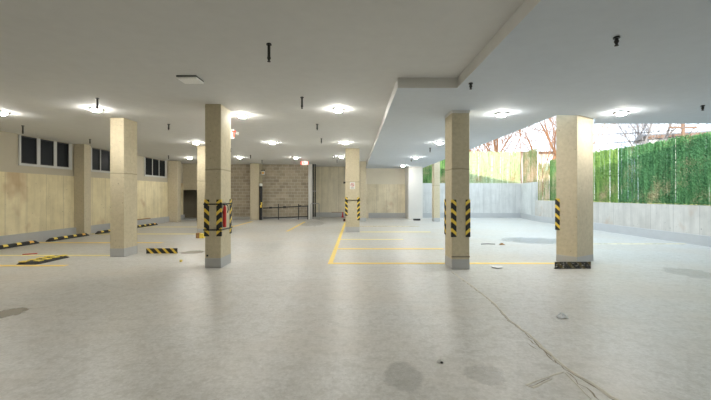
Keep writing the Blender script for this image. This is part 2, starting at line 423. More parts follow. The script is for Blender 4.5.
# fallen guards lying on the floor: one leg flat, one leg upright
def fallen(label, x, y, rz, L, h, mat, sx=1):
    t = .014
    o = MB().prism([(0,0),(sx*h,0),(sx*h,t),(sx*t,t),(sx*t,.05),(0,.05)], 0, L).build('corner_guard', M[mat])
    # local x -> up, local y -> back, local z -> along the floor
    o.matrix_world = Matrix.Translation((x, y, 0)) @ Matrix.Rotation(rz, 4, 'Z') @ Matrix(((0,0,1,0),(0,1,0,0),(1,0,0,0),(0,0,0,1)))
    return tag(o, label, 'corner guard', 'striped guards lying on the floor')
fallen('striped guard lying on the floor right of the bare column', -5.67, 9.75, math.radians(2), .83, .14, 'guard')
fallen('scuffed black guard lying at the foot of the turned roof corner column', 4.29, 7.74, math.radians(2), .79, .15, 'guardworn')

# fire extinguisher hung on the column
fe = thing('fire_extinguisher', 'red fire extinguisher hung on the side of the strapped column', 'fire extinguisher', (-2.888, 7.95, .88))
MB().lathe([(.03,0),(.036,.01),(.036,.40),(.03,.44),(.016,.465),(.014,.48)], 16).build('cylinder', M['red'], fe, 0, True)
MB().box(-.018,.018,-.02,.02,.48,.50).box(-.01,.01,-.06,.05,.50,.515).box(-.01,.01,-.06,.04,.53,.54).build('valve_handle', M['black'], fe)
MB().tube([(0,.03,.49),(0,.10,.50),(0,.20,.46),(0,.22,.38),(0,.18,.31)], .010, 8).build('hose', M['black'], fe, 0, True)
MB().box(-.042,-.03,-.03,.03,.30,.36).build('wall_bracket', M['black'], fe)

# small white notice with a red ring on the front of the middle column
nt = thing('notice', 'small white notice with a red ring on the column front', 'sign', (-.13, 15.358, 1.98))
MB().box(-.11,.11,-.006,0,-.15,.15).build('board', M['whitepl'], nt)
MB().add(*(lambda n=24: ([(math.cos(2*PI*k/n)*r, -.0075, math.sin(2*PI*k/n)*r+.03) for r in (.075,.058) for k in range(n)],
        [(k,(k+1)%n,n+(k+1)%n,n+k) for k in range(n)]))()).add([(-.055,-.0075,.075),(-.043,-.0075,.087),(.055,-.0075,-.015),(.043,-.0075,-.027)],[(0,1,2,3)])\
    .build('red_ring', M['red'], nt)
MB().box(-.03,.03,-.0073,-.006,.015,.045).build('symbol', M['black'], nt); MB().box(-.07,.07,-.0073,-.006,-.11,-.09).build('print', M['black'], nt)

# ------------------------------------------------------------------ lamps
def make_lamp():
    r = thing('ceiling_light', '', 'ceiling light', (0,0,0), 0, 'square lit lamps on the ceiling')
    MB().box(-.15,.15,-.15,.15,-.035,0).build('housing', M['housing'], r, .006)
    for q in (-1, 1): MB().box(min(q*.15,q*.185),max(q*.15,q*.185),-.03,.03,-.03,-.008).build('clip', M['housing'], r)
    MB().lathe([(.128,-.035),(.125,-.06),(.10,-.078),(.05,-.088),(.004,-.09)], 20).build('diffuser', M['led'], r, 0, True)
    return r
LAMPS = [
 (-8.46, 8.6, ZH, 'lit ceiling lamp near the left wall, cut by the photo edge'),
 (-5.94, 8.25, ZH, 'lit ceiling lamp with a sprinkler pipe before it, ahead of the bare column'),
 (-2.80, 8.92, ZH, 'lit ceiling lamp half hidden behind the top of the extinguisher column'),
 (-.40, 8.30, ZH, 'nearest lit ceiling lamp in the row over the notice column'),
 (-6.03, 13.6, ZH, 'lit ceiling lamp between the bare column and the extinguisher column'),
 (-3.14, 13.6, ZH, 'lit ceiling lamp midway to the block wall, right of the extinguisher column'),
 (-.38, 13.6, ZH, 'lit ceiling lamp just above the head of the notice column'),
 (-8.85, 19.2, ZH, 'small far lit lamp before the low dark opening'),
 (-6.08, 18.9, ZH, 'small far lit lamp before the pilaster on the block wall'),
 (-3.17, 19.1, ZH, 'small far lit lamp before the hanging exit sign'),
 (-.72, 18.6, ZH, 'far lit lamp hidden mostly behind the notice column'),
 (3.24, 7.98, ZS, 'nearest lit lamp of the dropped ceiling, right of its guarded column'),
 (5.80, 7.85, ZS, 'lit lamp by the roof edge above the green hedge'),
 (2.92, 12.44, ZS, 'lit lamp of the dropped ceiling just left of its guarded column'),
 (2.90, 17.3, ZS, 'second small lamp deep under the dropped ceiling'),
 (2.94, 22.3, ZS, 'farthest small lamp under the dropped ceiling by the white pier'),
]
lamp0 = make_lamp()
for i, (x, y, z, lab) in enumerate(LAMPS):
    o = lamp0 if i == 0 else copy_tree(lamp0)
    o.location = (x, y, z); o.scale = (.74,.74,.85); o['label'] = lab
ul = thing('ceiling_light', 'unlit flat square white fixture on the ceiling over the left foreground', 'ceiling light', (-2.80, 6.10, ZH))
MB().box(-.165,.165,-.15,.15,-.022,0).build('housing', M['black'], ul)
MB().box(-.16,.165,-.145,.15,-.05,-.018).build('cover', M['cover'], ul, .004)

# ------------------------------------------------------------------ sprinklers
def make_sprinkler(drop):
    r = thing('sprinkler', '', 'sprinkler', (0,0,0), 0, 'fire sprinklers hanging from the ceiling')
    MB().lathe([(.036,-.018),(.034,-.004),(.03,0)], 14).build('ceiling_plate', M['black'], r)
    MB().tube([(0,0,-.02),(0,0,-drop+.05)], .019, 10).build('drop_pipe', M['black'], r)
    MB().lathe([(.005,-drop),(.022,-drop+.002),(.022,-drop+.008),(.012,-drop+.02),(.026,-drop+.05),(.019,-drop+.075)], 10).build('sprinkler_head', M['black'], r)
    return r
SPR = [
 (-1.13, 4.70, ZH, 'long', 'largest hanging sprinkler, left of the ceiling drop over the foreground'),
 (-1.08, 7.27, ZH, 'long', 'black hanging sprinkler just before the nearest middle lamp'),
 (-1.07, 10.06, ZH, 'mid', 'third sprinkler back in the row over the middle aisle'),
 (-1.20, 12.66, ZH, 'mid', 'fourth sprinkler back in the row over the middle aisle'),
 (-1.12, 18.2, ZH, 'mid', 'sprinkler beyond the notice column, over its left side'),
 (-1.05, 20.5, ZH, 'mid', 'rearmost sprinkler of the row over the middle aisle'),
 (-5.27, 7.35, ZH, 'long', 'hanging sprinkler pipe right in front of the left lamp'),
 (-5.22, 10.06, ZH, 'mid', 'hanging sprinkler between the bare column and the extinguisher column'),
 (-5.33, 15.4, ZH, 'mid', 'sprinkler seen just right of the extinguisher column'),
 (-5.25, 18.0, ZH, 'mid', 'sprinkler seen above the block wall pilaster'),
 (-5.35, 20.6, ZH, 'mid', 'sprinkler near the block wall above the black post'),
 (-9.50, 10.28, ZH, 'long', 'hanging sprinkler pipe beside the first dark window'),
 (-9.44, 12.8, ZH, 'mid', 'sprinkler before the first wall pilaster on the left'),
 (-9.45, 18.2, ZH, 'mid', 'sprinkler before the third dark window'),
 (2.98, 4.11, ZS, 'short', 'stubby black sprinkler over the right foreground'),
 (1.86, 5.81, ZS, 'short', 'stubby black sprinkler at the corner of the dropped ceiling'),
 (7.02, 7.28, ZS, 'short', 'stubby black sprinkler at the roof edge above the hedge'),
 (2.88, 13.9, ZS, 'mid', 'sprinkler under the dropped ceiling before the yard edge'),
 (2.87, 18.5, ZS, 'short', 'small far sprinkler under the dropped ceiling'),
 (3.30, 22.6, ZS, 'short', 'small far sprinkler before the white pier'),
]
protos = {}
for x, y, z, k, lab in SPR:
    if k in protos: o = copy_tree(protos[k])
    else: o = protos[k] = make_sprinkler({'long': .24, 'mid': .17, 'short': .105}[k])
    o.location = (x, y, z); o['label'] = lab

# ------------------------------------------------------------------ exit signs and fittings
FONT = {'E': [(0,1,0,5),(0,3,0,1),(0,2.6,2,3),(0,3,4,5)], 'X': None, 'I': [(1,2,0,5)], 'T': [(0,3,4,5),(1,2,0,4)]}
def exit_text(mb, y, cx, cz, u):
    x = cx - 7.5*u; z0 = cz - 2.5*u
    for ch, w in (('E',4.2),('X',4.4),('I',3.2),('T',3)):
        if ch == 'X':
            for a, b in ((0,3),(3,0)):
                mb.add([(x+(a-.5)*u,y,z0),(x+(a+.5)*u,y,z0),(x+(b+.5)*u,y,z0+5*u),(x+(b-.5)*u,y,z0+5*u)], [(0,1,2,3)])
        else:
            for a, b, c, d in FONT[ch]:
                mb.add([(x+a*u,y,z0+c*u),(x+b*u,y,z0+c*u),(x+b*u,y,z0+d*u),(x+a*u,y,z0+d*u)], [(0,1,2,3)])
        x += w*u
def exit_sign(label, x, y, z_top, w, h, lamp=False):
    r = thing('exit_sign', label, 'exit sign', (x, y, z_top), 0, 'lit exit signs')
    MB().box(-w/2,w/2,-.025,.025,-h,0).build('housing', M['signlit'], r, .006)
    MB().box(-.03,.03,-.02,.02,0,ZH-z_top).build('ceiling_bracket', M['whitepl'], r)
    mb = MB(); exit_text(mb, -.0275, 0, -h/2, h*.145); mb.build('lettering', M['redlit'], r)
    if lamp:
        MB().box(w/2, w/2+.05, -.012, .012, -.13, -.10).lathe([(.02,-.16),(.045,-.15),(.05,-.08),(.03,-.06)], 12, (w/2+.085,0,0)).build('lamp_head', M['whitepl'], r)
    return r
exit_sign('red lettered exit sign hanging before the block wall', -2.89, 20.6, 3.50, .36, .21)
exit_sign('red lettered exit sign mostly hidden behind the extinguisher column', -3.585, 10.0, 3.40, .42, .25, True)
al = thing('alarm_box', 'small white and orange alarm box high on the block wall pilaster', 'alarm', (-5.88, 22.88, 2.85))
MB().box(-.10,.10,0,.06,0,.26).build('housing', M['whitepl'], al, .01)
MB().box(-.06,.06,-.012,0,.06,.19).build('lens', M['orange'], al)
MB().box(-.11,.02,-.02,.05,.26,.31).box(.06,.11,-.03,.05,.25,.33).build('lamp_heads', M['black'], al)
MB().box(-.30,-.1,.02,.05,.1,.14).build('mounting_arm', M['black'], al)

bp = thing('post', 'tall black post with white top beside the block wall pilaster', 'post', (-5.95, 22.62, 0))
MB().lathe([(.10,0),(.10,2.12)], 16).build('pipe', M['black'], bp)
MB().lathe([(.108,2.12),(.108,2.24),(.07,2.29),(.02,2.31)], 16).build('cap', M['whitepl'], bp)
MB().prism([(-.02,-.106),(.09,-.106),(.09,-.098),(-.02,-.098)], .78, .95).prism([(.03,-.106),(.11,-.106),(.11,-.098),(.03,-.098)], .95, 1.12).build('yellow_mark', M['yellow'], bp)

rl = thing('railing', 'low black pipe railing along the foot of the block wall', 'railing', (-6.0, 23.0, 0))
MB().tube([(.1,0,.73),(2.98,0,.86)], .032, 10).build('top_rail', M['black'], rl)
MB().tube([(.1,0,.10),(1.5,0,.13),(2.98,0,.20)], .035, 10).build('bottom_rail', M['black'], rl)
for x in (1.08, 2.36, 2.95): MB().tube([(x,0,0),(x,0,1.0 if x < 2.9 else .9)], .028, 8).build('railing_post', M['black'], rl)
for x in (.58, 1.47, 2.45): MB().tube([(x-.09,0,.73+.045*x),(x+.09,0,.735+.045*x)], .06, 10).build('rail_clamp', M['black'], rl)

for x, lab in ((-2.745, 'left one of two black vertical pipes at the end of the block wall'), (-2.62, 'right one of two black vertical pipes at the end of the block wall')):
    p = thing('downpipe', lab, 'pipe', (x, 23.4, 0), 0, 'black pipes beside the pale pilaster')
    MB().tube([(0,0,.15),(0,0,ZH)], .046, 12).build('pipe', M['black'], p)
    MB().box(-.05,.05,-.05,.05,0,.15).build('shoe', M['galv'], p)
    MB().box(-.054,.054,-.052,.20,1.8,1.84).build('pipe_bracket', M['galv'], p)
pg = thing('pipe_guard', 'low grey steel hoop guarding the two black pipes', 'guard rail', (-2.85, 22.9, 0))
MB().tube([(0,0,0),(0,0,.98),(.03,0,1.03),(.50,0,1.03),(.53,0,.98),(.53,0,0)], .022, 8).build('hoop', M['galv'], pg)
for x in (0,.53): MB().box(x-.06,x+.06,-.06,.06,0,.012).build('foot_plate', M['galv'], pg)

eb = thing('electrical_box', 'small black box on the smooth wall left of the notice column', 'electrical box', (-.78, 25.5, 2.44))
MB().box(-.07,.07,-.08,0,-.07,.07).build('case', M['black'], eb, .01)
MB().tube([(0,-.03,.07),(0,-.03,1.1)], .012, 8).build('conduit', M['galv'], eb)

# ------------------------------------------------------------------ wheel stops, speed bump
def make_stop(L):
    r = thing('wheel_stop', '', 'wheel stop', (0,0,0), 0, 'rubber wheel stops along the left wall')
    w, h = .075, .11
    prof = [(-w,0),(w,0),(w*.75,h*.8),(w*.45,h),(-w*.45,h),(-w*.75,h*.8)]
    n = len(prof); vs = []
    for y, s, zz in ((-L/2,1,.35),(-L/2+.12,1,1),(L/2-.12,1,1),(L/2,1,.35)):
        vs += [(x, y, z*zz) for x, z in prof]
    fs = [tuple(range(n)), tuple(range(3*n,4*n))[::-1]] + [(i*n+k,i*n+(k+1)%n,(i+1)*n+(k+1)%n,(i+1)*n+k) for i in range(3) for k in range(n)]
    MB().add(vs, fs).build('body', M['rubber'], r)
    for k in range(4):
        y = (k-1.5)*L*.235; e = .002
        MB().add([(w*.92+e,y-.08,.05),(w*.92+e,y+.08,.05),(w*.75+e,y+.07,h*.8+e),(w*.75+e,y-.07,h*.8+e),(w*.45,y+.07,h+e),(w*.45,y-.07,h+e),(-w*.35,y+.07,h+e),(-w*.35,y-.07,h+e)],
                 [(0,1,2,3),(3,2,4,5),(5,4,6,7)]).build('reflective_patch', M['orange'] if k == 3 else M['yellow'], r)
    return r
stop0 = make_stop(1.83)
for i, (x, y, lab) in enumerate([(-10.42, 10.88, 'black and yellow wheel stop below the first dark window, cut by the photo edge'),
        (-10.44, 13.12, 'black and yellow wheel stop in front of the first wall pilaster'),
        (-10.46, 15.45, 'black and yellow wheel stop partly hidden behind the bare column'),
        (-10.50, 18.1, 'farthest black and yellow wheel stop, below the third dark window')]):
    o = stop0 if i == 0 else copy_tree(stop0)
    o.location = (x, y, 0); o['label'] = lab

sb = thing('speed_bump', 'short black speed bump with rows of yellow patches on the left floor', 'speed bump', (-7.52, 8.70, 0), math.radians(1))
W, L, H = .26, .49, .055
prof = [(-W,0),(W,0),(W*.9,H*.6),(W*.6,H),(0,H*1.05),(-W*.6,H),(-W*.9,H*.6)]
n = len(prof)
vs = [(x*a, y, z*b) for y, a, b in ((-L,.9,.3),(-L+.08,1,1),(L-.08,1,1),(L,.9,.3)) for x, z in prof]
MB().add(vs, [tuple(range(n)), tuple(range(3*n,4*n))[::-1]] + [(i*n+k,i*n+(k+1)%n,(i+1)*n+(k+1)%n,(i+1)*n+k) for i in range(3) for k in range(n)]).build('body', M['rubber'], sb)
for sd in (-1, 1):
    for k in range(4):
        y = (k-1.5)*.235 + sd*.05
        MB().prism([(sd*.045,y-.06),(sd*.19,y-.085),(sd*.20,y+.055),(sd*.055,y+.08)], H*.9, H+.014).build('reflective_patch', M['yellow'], sb, .004)

# ------------------------------------------------------------------ painted lines
def line(label, x0, x1, y0, y1, mat, z=.003):
    nx = max(1, int(abs(x1-x0)/.3)); ny = max(1, int(abs(y1-y0)/.3))
    mb = MB(); mb.box(x0, x1, y0, y1, .0005, z)
    o = mb.build('parking_line', M[mat]); return tag(o, label, 'floor marking', 'yellow parking lines on the floor')
line('bright yellow line running away from the viewer to the notice column', -.64, -.53, 8.28, 21.0, 'paint')
line('long yellow cross line nearest the viewer, passing behind the guarded column', -.53, 4.9, 8.28, 8.45, 'paint')
line('second yellow cross line behind the long nearest one', -.53, 2.6, 10.50, 10.70, 'paint')
line('third worn cross line before the notice column', -.53, 1.7, 12.72, 12.92, 'paintpale')
line('fourth worn cross line right of the notice column foot', .2, 3.2, 15.25, 15.5, 'paintpale')
line('faint far cross line beyond the notice column', -.5, 3.2, 18.0, 18.25, 'paintfaint')
line('short yellow line pointing at the black railing', -3.03, -2.91, 15.6, 21.1, 'paint')
line('yellow line seen right of the extinguisher column, leading to the block wall pilaster', -6.19, -6.04, 17.0, 21.2, 'paint')
line('yellow cross line in front of the speed bump', -10.8, -6.5, 8.02, 8.17, 'paint')
line('pale cross line just behind the speed bump', -10.8, -6.4, 9.36, 9.52, 'paintpale')
line('pale cross line ending at the gap between the first two wheel stops', -10.8, -6.4, 11.85, 12.05, 'paint')
line('pale cross line behind the bare column, beside the second wheel stop', -10.8, -6.45, 14.45, 14.72, 'paintpale')
line('faint far cross line beside the farthest wheel stop', -10.6, -6.4, 17.6, 17.85, 'paintpale')
line('very worn line on the sunlit floor of the yard', 7.2, 10.7, 11.6, 11.72, 'paintfaint')

# ------------------------------------------------------------------ cracks and stains (wear of the floor itself)
def ribbon(mb, pts, w, z, seedv, jit=.02, ridge=0):
    rnd = random.Random(seedv); dense = []
    for a, b in zip(pts, pts[1:]):
        n = max(2, int(math.hypot(b[0]-a[0], b[1]-a[1])/.06))
        for k in range(n):
            t = k/n; dense.append((a[0]+(b[0]-a[0])*t+rnd.uniform(-jit,jit), a[1]+(b[1]-a[1])*t+rnd.uniform(-jit,jit)*.6))
    dense.append(pts[-1]); vs = []; fs = []
    for i, p in enumerate(dense):
        q0 = dense[max(0,i-1)]; q1 = dense[min(len(dense)-1,i+1)]
        dx, dy = q1[0]-q0[0], q1[1]-q0[1]; l = math.hypot(dx,dy) or 1
        ww = w*rnd.uniform(.4,1.2)*(.25 if i in (0,len(dense)-1) else 1)
        nx, ny = -dy/l*ww, dx/l*ww
        vs += [(p[0]-nx,p[1]-ny,.0008),(p[0],p[1],z+ridge),(p[0]+nx,p[1]+ny,.0008)]
    for i in range(len(dense)-1):
        a = i*3; fs += [(a,a+1,a+4,a+3),(a+1,a+2,a+5,a+4)]
    mb.add(vs, fs)
def F(u, v):                                   # a floor point seen at photo column u, row v
    Y = 576/(v-194.5); return ((u-355.5)/360*Y, Y)
def part(o, name, label): o['label'] = label; return o
main = [F(452,272),F(470,285),F(492,302),F(510,321),F(528,335),F(548,353),F(566,369),F(590,383),F(612,398),F(622,404)]
mb = MB(); ribbon(mb, [(x-.012,y) for x, y in main], .0065, .001, 3, .014)
ribbon(mb, [F(528,338),F(545,352),F(556,363)], .006, .001, 4); ribbon(mb, [F(566,372),F(585,388),F(600,401)], .007, .001, 5)
ribbon(mb, [F(526,343),F(538,350)], .007, .001, 6); ribbon(mb, [F(524,386),F(535,386),F(550,378)], .005, .001, 16)
mb.build('crack', M['crackd'], floor)
mb = MB(); ribbon(mb, [(x+.012,y+.012) for x, y in main], .020, .004, 8, .01, .003)
ribbon(mb, [F(564,372),F(548,377),F(526,385),F(533,388),F(552,379)], .014, .003, 9, .006, .002); ribbon(mb, [F(565,373),F(580,388),F(592,400)], .012, .003, 10, .006, .002)
mb.build('crack_filler', M['crackl'], floor)
def stain(u0, u1, v0, v1, mat, seedv, name='stain', dz=0):
    rnd = random.Random(seedv); a = F((u0+u1)/2, (v0+v1)/2)
    y0 = 576/(v1-194.5); y1 = 576/(v0-194.5); rx = (u1-u0)/720*a[1]*1.25; ry = (y1-y0)/2*1.25; cy = (y0+y1)/2
    n = 28; mb = MB(); ph = [rnd.uniform(.85,1.1) for _ in range(n)]
    mb.add([(a[0]+rx*math.cos(2*PI*k/n)*ph[k], cy+ry*math.sin(2*PI*k/n)*ph[k], .0016+dz) for k in range(n)], [tuple(range(n))])
    return mb.build(name, M[mat], floor)
stain(464, 506, 366, 385, 'stainw', 1); stain(386, 422, 362, 394, 'stainw', 2); stain(-14, 19, 308, 321, 'staind', 3)
stain(672, 716, 268, 279, 'stainw', 4); stain(504, 562, 237.5, 244, 'stainp', 5, 'puddle'); stain(182, 203, 250.5, 254, 'staind', 6)
stain(300, 325, 221.5, 226, 'stainw', 7); 
# ------------------------------------------------------------------ litter on the floor
def crumple(name, mat, x, y, sx, sy, sz, seedv, label, cat, n=9):
    rnd = random.Random(seedv); vs = []; fs = []
    for j in range(n):
        for i in range(n):
            a, b = i/(n-1)-.5, j/(n-1)-.5
            vs.append((a*2*sx*(1+rnd.uniform(-.2,.2)), b*2*sy*(1+rnd.uniform(-.2,.2)), .004+max(0, (1-3.2*(a*a+b*b)))*sz*rnd.uniform(.2,1.1)))
    for j in range(n-1):
        for i in range(n-1): fs.append((j*n+i, j*n+i+1, (j+1)*n+i+1, (j+1)*n+i))
    o = MB().add(vs, fs).build(name, mat); o.location = (x, y, 0)
    s = o.modifiers.new('s', 'SOLIDIFY'); s.thickness = .002; s.offset = 1
    return tag(o, label, cat)
x, y = F(562, 317.5)
crumple('crumpled_wrapper', M['bluefoil'], x, y, .06, .05, .07, 3, 'crumpled blue and white wrapper on the floor right of the crack', 'litter')
x, y = F(440, 362)
crumple('crumpled_scrap', M['paper'], x, y, .028, .02, .02, 4, 'tiny crumpled white scrap on the foreground floor', 'litter')
x, y = F(441.5, 362.6)
o = MB().lathe([(.010,0),(.013,.004),(.011,.012),(.004,.015)], 9).build('pebble', M['black']); o.location = (x, y-.01, 0); tag(o, 'tiny dark pebble beside the white scrap in the foreground', 'litter')
x, y = F(497, 267.6)
pl = MB().lathe([(.085,.004),(.12,.022),(.123,.024),(.118,.026),(.084,.009),(.002,.008)], 24).build('paper_plate', M['paper'], None, 0, True); pl.location = (x, y, -.003)
tag(pl, 'white paper plate on the floor behind the guarded column', 'plate')
x, y = F(488, 244.5)
o = MB().tube([(-.22,0,.016),(0,.02,.02),(.22,-.02,.016)], .014, 7).build('stick', M['shingle']); o.location = (x, y, 0); tag(o, 'thin grey stick on the bright floor near the puddle', 'litter')
x, y = F(502, 244.8)
crumple('leaf_litter', M['wood'], x, y, .08, .06, .06, 5, 'small brown leaf clump at the end of the grey stick', 'litter')
x, y = F(181, 261.8)
o = MB().lathe([(.022,0),(.034,.012),(.034,.036),(.022,.05),(.004,.055)], 12).build('bottle_cap', M['yellow'], None, 0, True); o.location = (x, y, 0); tag(o, 'small yellow cap on the floor left of the extinguisher column', 'litter')
x, y = F(199, 238.3)
wb = thing('wooden_block', 'brown wooden block with a yellow end by the slim lit column', 'block', (x-.12, y, 0))
MB().box(0,.13,0,.2,0,.19).build('body', M['wood'], wb, .006); MB().box(.13,.27,.0,.2,0,.17).build('yellow_end', M['yellow'], wb, .006)
x, y = F(30, 254.3)
o = MB().box(-.15,.15,-.03,.03,0,.02).build('wood_scrap', M['red'], None, .004); o.location = (x, y, 0); o.rotation_euler = (0,0,.5); tag(o, 'small reddish scrap on the floor behind the speed bump', 'litter')
o = MB().box(-.035,.035,-.9,.9,0,.04).build('plank', M['wood']); o.location = (-10.905, 18.2, .32); tag(o, 'thin reddish plank lying on the grey kerb of the left wall', 'plank')
o = MB().box(-.45,.45,-.035,.035,0,.03).build('plank', M['wood']); o.location = (-1.25, 25.455, .33); tag(o, 'thin brown plank on the kerb left of the notice column', 'plank')
o = MB().lathe([(.05,0),(.05,.02),(.028,.03),(.012,.18),(.008,.2)], 12).build('red_cone', M['red']); o.location = (-.90, 25.35, 0); o.location.y = 25.2; o.scale = (2.2,2.2,1.9); tag(o, 'small red cone by the wall left of the notice column', 'cone')
o = MB().box(-.11,.11,-.10,.10,0,.14).build('rubber_block', M['rubber'], None, .015); o.location = (-.62, 21.6, 0); tag(o, 'black rubber block on the floor left of the notice column', 'block')
o = MB().box(-.22,.22,-.07,.07,0,.11).build('rubber_block', M['rubber'], None, .02); o.location = (3.78, 22.2, 0); tag(o, 'black rubber block at the foot of the white pier', 'block')

# ------------------------------------------------------------------ green fence panels
def foliage(L, H, gap, seedv, per=60, wid=.024, core=.037, drop=.0):
    rnd = random.Random(seedv); vs = []; fs = []
    x = .03
    while x < L-.02:
        if rnd.random() >= drop:
            h = H + rnd.uniform(-.05, .03); y0 = rnd.uniform(-.02,.02); lean = rnd.uniform(-.003,.003)
            k = len(vs)
            nseg = 5
            for i in range(nseg+1):
                z = h*i/nseg; xx = x + lean*i + rnd.uniform(-.004,.004)
                vs += [(xx-core, y0+.004*(i%2), z), (xx+core, y0+.004*(i%2), z)]
            for i in range(nseg): fs.append((k+2*i, k+2*i+1, k+2*i+3, k+2*i+2))
            for i in range(int(per*h)):
                z = rnd.uniform(.0, h); a = rnd.uniform(0, 2*PI); up = rnd.uniform(.2, .9); ln = rnd.uniform(.05, .11)
                dx, dy, dz = math.cos(a)*ln*.55, -abs(math.sin(a))*ln*.7 if rnd.random()<.75 else abs(math.sin(a))*ln*.7, ln*up
                px = math.cos(a+PI/2)*wid*.5; k = len(vs); xx = x+lean*z/h*5
                vs += [(xx-px*.6, y0, z), (xx+px*.6, y0, z), (xx+dx*.6+wid*.5, y0+dy*.6, z+dz*.6), (xx+dx, y0+dy, z+dz), (xx+dx*.6-wid*.5, y0+dy*.6, z+dz*.6)]
                fs.append((k,k+1,k+2,k+3,k+4))
        if x < L-.028 and x+gap > L-.012: x = L-.028
        else: x += gap*rnd.uniform(.8,1.2)
    return MB().add(vs, fs)
def fence(label, p0, p1, z0, z1, leaf, seedv, **kw):
    p0 = Vector(p0); p1 = Vector(p1); d = p1-p0; L = d.length
    r = thing('fence_panel', label, 'fence panel', (p0.x, p0.y, z0), math.atan2(d.y, d.x), 'green leafy fence panels on the yard walls')
    fo = foliage(L, z1-z0, kw.pop('gap', .046), seedv, **kw).build('foliage', M[leaf], r)
    for x in (.03, L-.03): MB().tube([(x,.06,0),(x,.06,z1-z0-.10)], .018, 8).build('fence_post', M['galv'], r)
    mb = MB()
    for z in (.08, (z1-z0)*.5, z1-z0-.10): mb.tube([(.03,.05,z),(L-.03,.05,z)], .012, 6)
    mb.build('fence_wire', M['galv'], r)
    return r
# right wall: local +x runs towards the viewer so that local -y faces the yard
xr = 11.03
fence('short sparse fence panel of bare stems at the step of the right wall', (xr,21.80), (xr,20.5), 1.25, 3.42, 'leafdry', 11, gap=.085, per=20, drop=.15)
fence('green fence panel on the right wall seen left of the turned column', (xr,20.45), (xr,17.82), 1.25, 3.52, 'leafmid', 12)
fence('sunlit yellowish green fence panel just right of the turned column', (xr,17.80), (xr,15.12), 1.25, 3.55, 'leafsunyellow', 13)
fence('deep green fence panel in the middle of the right wall', (xr,15.10), (xr,12.62), 1.25, 3.53, 'leafdark', 14)
fence('deep green fence panel at the right photo edge', (xr,12.60), (xr,10.02), 1.25, 3.55, 'leafdark', 15)
fence('deep green fence panel just beyond the right photo edge', (xr,10.0), (xr,7.5), 1.25, 3.38, 'leafdark', 16)
fence('deep green fence panel farthest beyond the right photo edge', (xr,7.48), (xr,4.98), 1.25, 3.38, 'leafdark', 26)
fence('fence panel on the raised right wall, thin and brownish below', (11.52,24.75), (11.05,21.92), 2.36, 4.45, 'leafdry', 17, gap=.06, per=40, drop=.12)
yb = 24.94
fence('pale green fence panel on the back wall between white pier and thin column', (4.40,yb), (6.72,yb), 2.38, 4.50, 'leafmid', 18)
fence('pale sunlit fence panel on the back wall beside the guarded column', (6.74,yb), (9.06,yb), 2.38, 4.55, 'leafsunlit', 19, gap=.062)
fence('pale sunlit fence panel on the back wall next to its corner', (9.08,yb), (11.40,yb), 2.38, 4.55, 'leafsunlit', 20, gap=.062)

# yellow leaves fallen along the top of the right wall, too many to count
rnd = random.Random(77); mb = MB()
for k in range(420):
    x, y, a = rnd.uniform(10.90, 11.0), rnd.uniform(8.0, 21.5), rnd.uniform(0, PI); r = rnd.uniform(.015, .04); z = 1.252+rnd.uniform(0,.03)
    c, q = math.cos(a)*r, math.sin(a)*r
    x = min(max(x, 10.905+r), 11.0)
    mb.add([(x-c,y-q,z),(x+q*.5,y-c*.5,z+.012),(x+c,y+q,z+.004),(x-q*.5,y+c*.5,z)], [(0,1,2,3)])
lf = mb.build('fallen_leaves', M['dryleaf']); lf['kind'] = 'stuff'; tag(lf, 'yellow fallen leaves strewn along the top of the right wall', 'leaves')

# ------------------------------------------------------------------ beyond the fence
def tree(label, x, y, z0, h, r0, lean, mat, seedv, depth=3, spread=.55):
    rnd = random.Random(seedv)
    root = thing('bare_tree', label, 'tree', (x, y, z0), 0, 'bare winter trees beyond the fence')
    tr = MB(); br = MB()
    def grow(p, d, ln, r, lev):
        n = 5; pts = [p]; rs = [r]; q = p.copy(); dd = d.copy(); kids = []
        for i in range(n):
            dd = (dd + Vector((rnd.uniform(-.12,.12), rnd.uniform(-.12,.12), rnd.uniform(-.02,.08)))).normalized()
            q = q + dd*ln/n; pts.append(q.copy()); rs.append(r*(1-.62*(i+1)/n))
            if lev < depth and i >= (1 if lev else 0):
                for _ in range(3 if lev == 0 else rnd.choice((1,1,2))): kids.append((q.copy(), dd.copy(), rs[-1]))
        (tr if lev == 0 else br).tube(pts, rs, 6 if lev < 2 else 4, False)
        for kp, kd, kr in kids:
            a = rnd.uniform(0, 2*PI); o = kd.orthogonal().normalized(); o = Matrix.Rotation(a, 3, kd) @ o
            nd = (kd*(1-spread) + o*spread + Vector((0,0,.22))).normalized()
            grow(kp, nd, ln*rnd.uniform(.42,.62), max(.011, kr*.6), lev+1)
    grow(Vector((0,0,0)), Vector((lean, 0, 1)).normalized(), h, r0*.75, 0)
    tr.build('trunk', M[mat], root, 0, True); br.build('branches', M[mat], root)
    return root
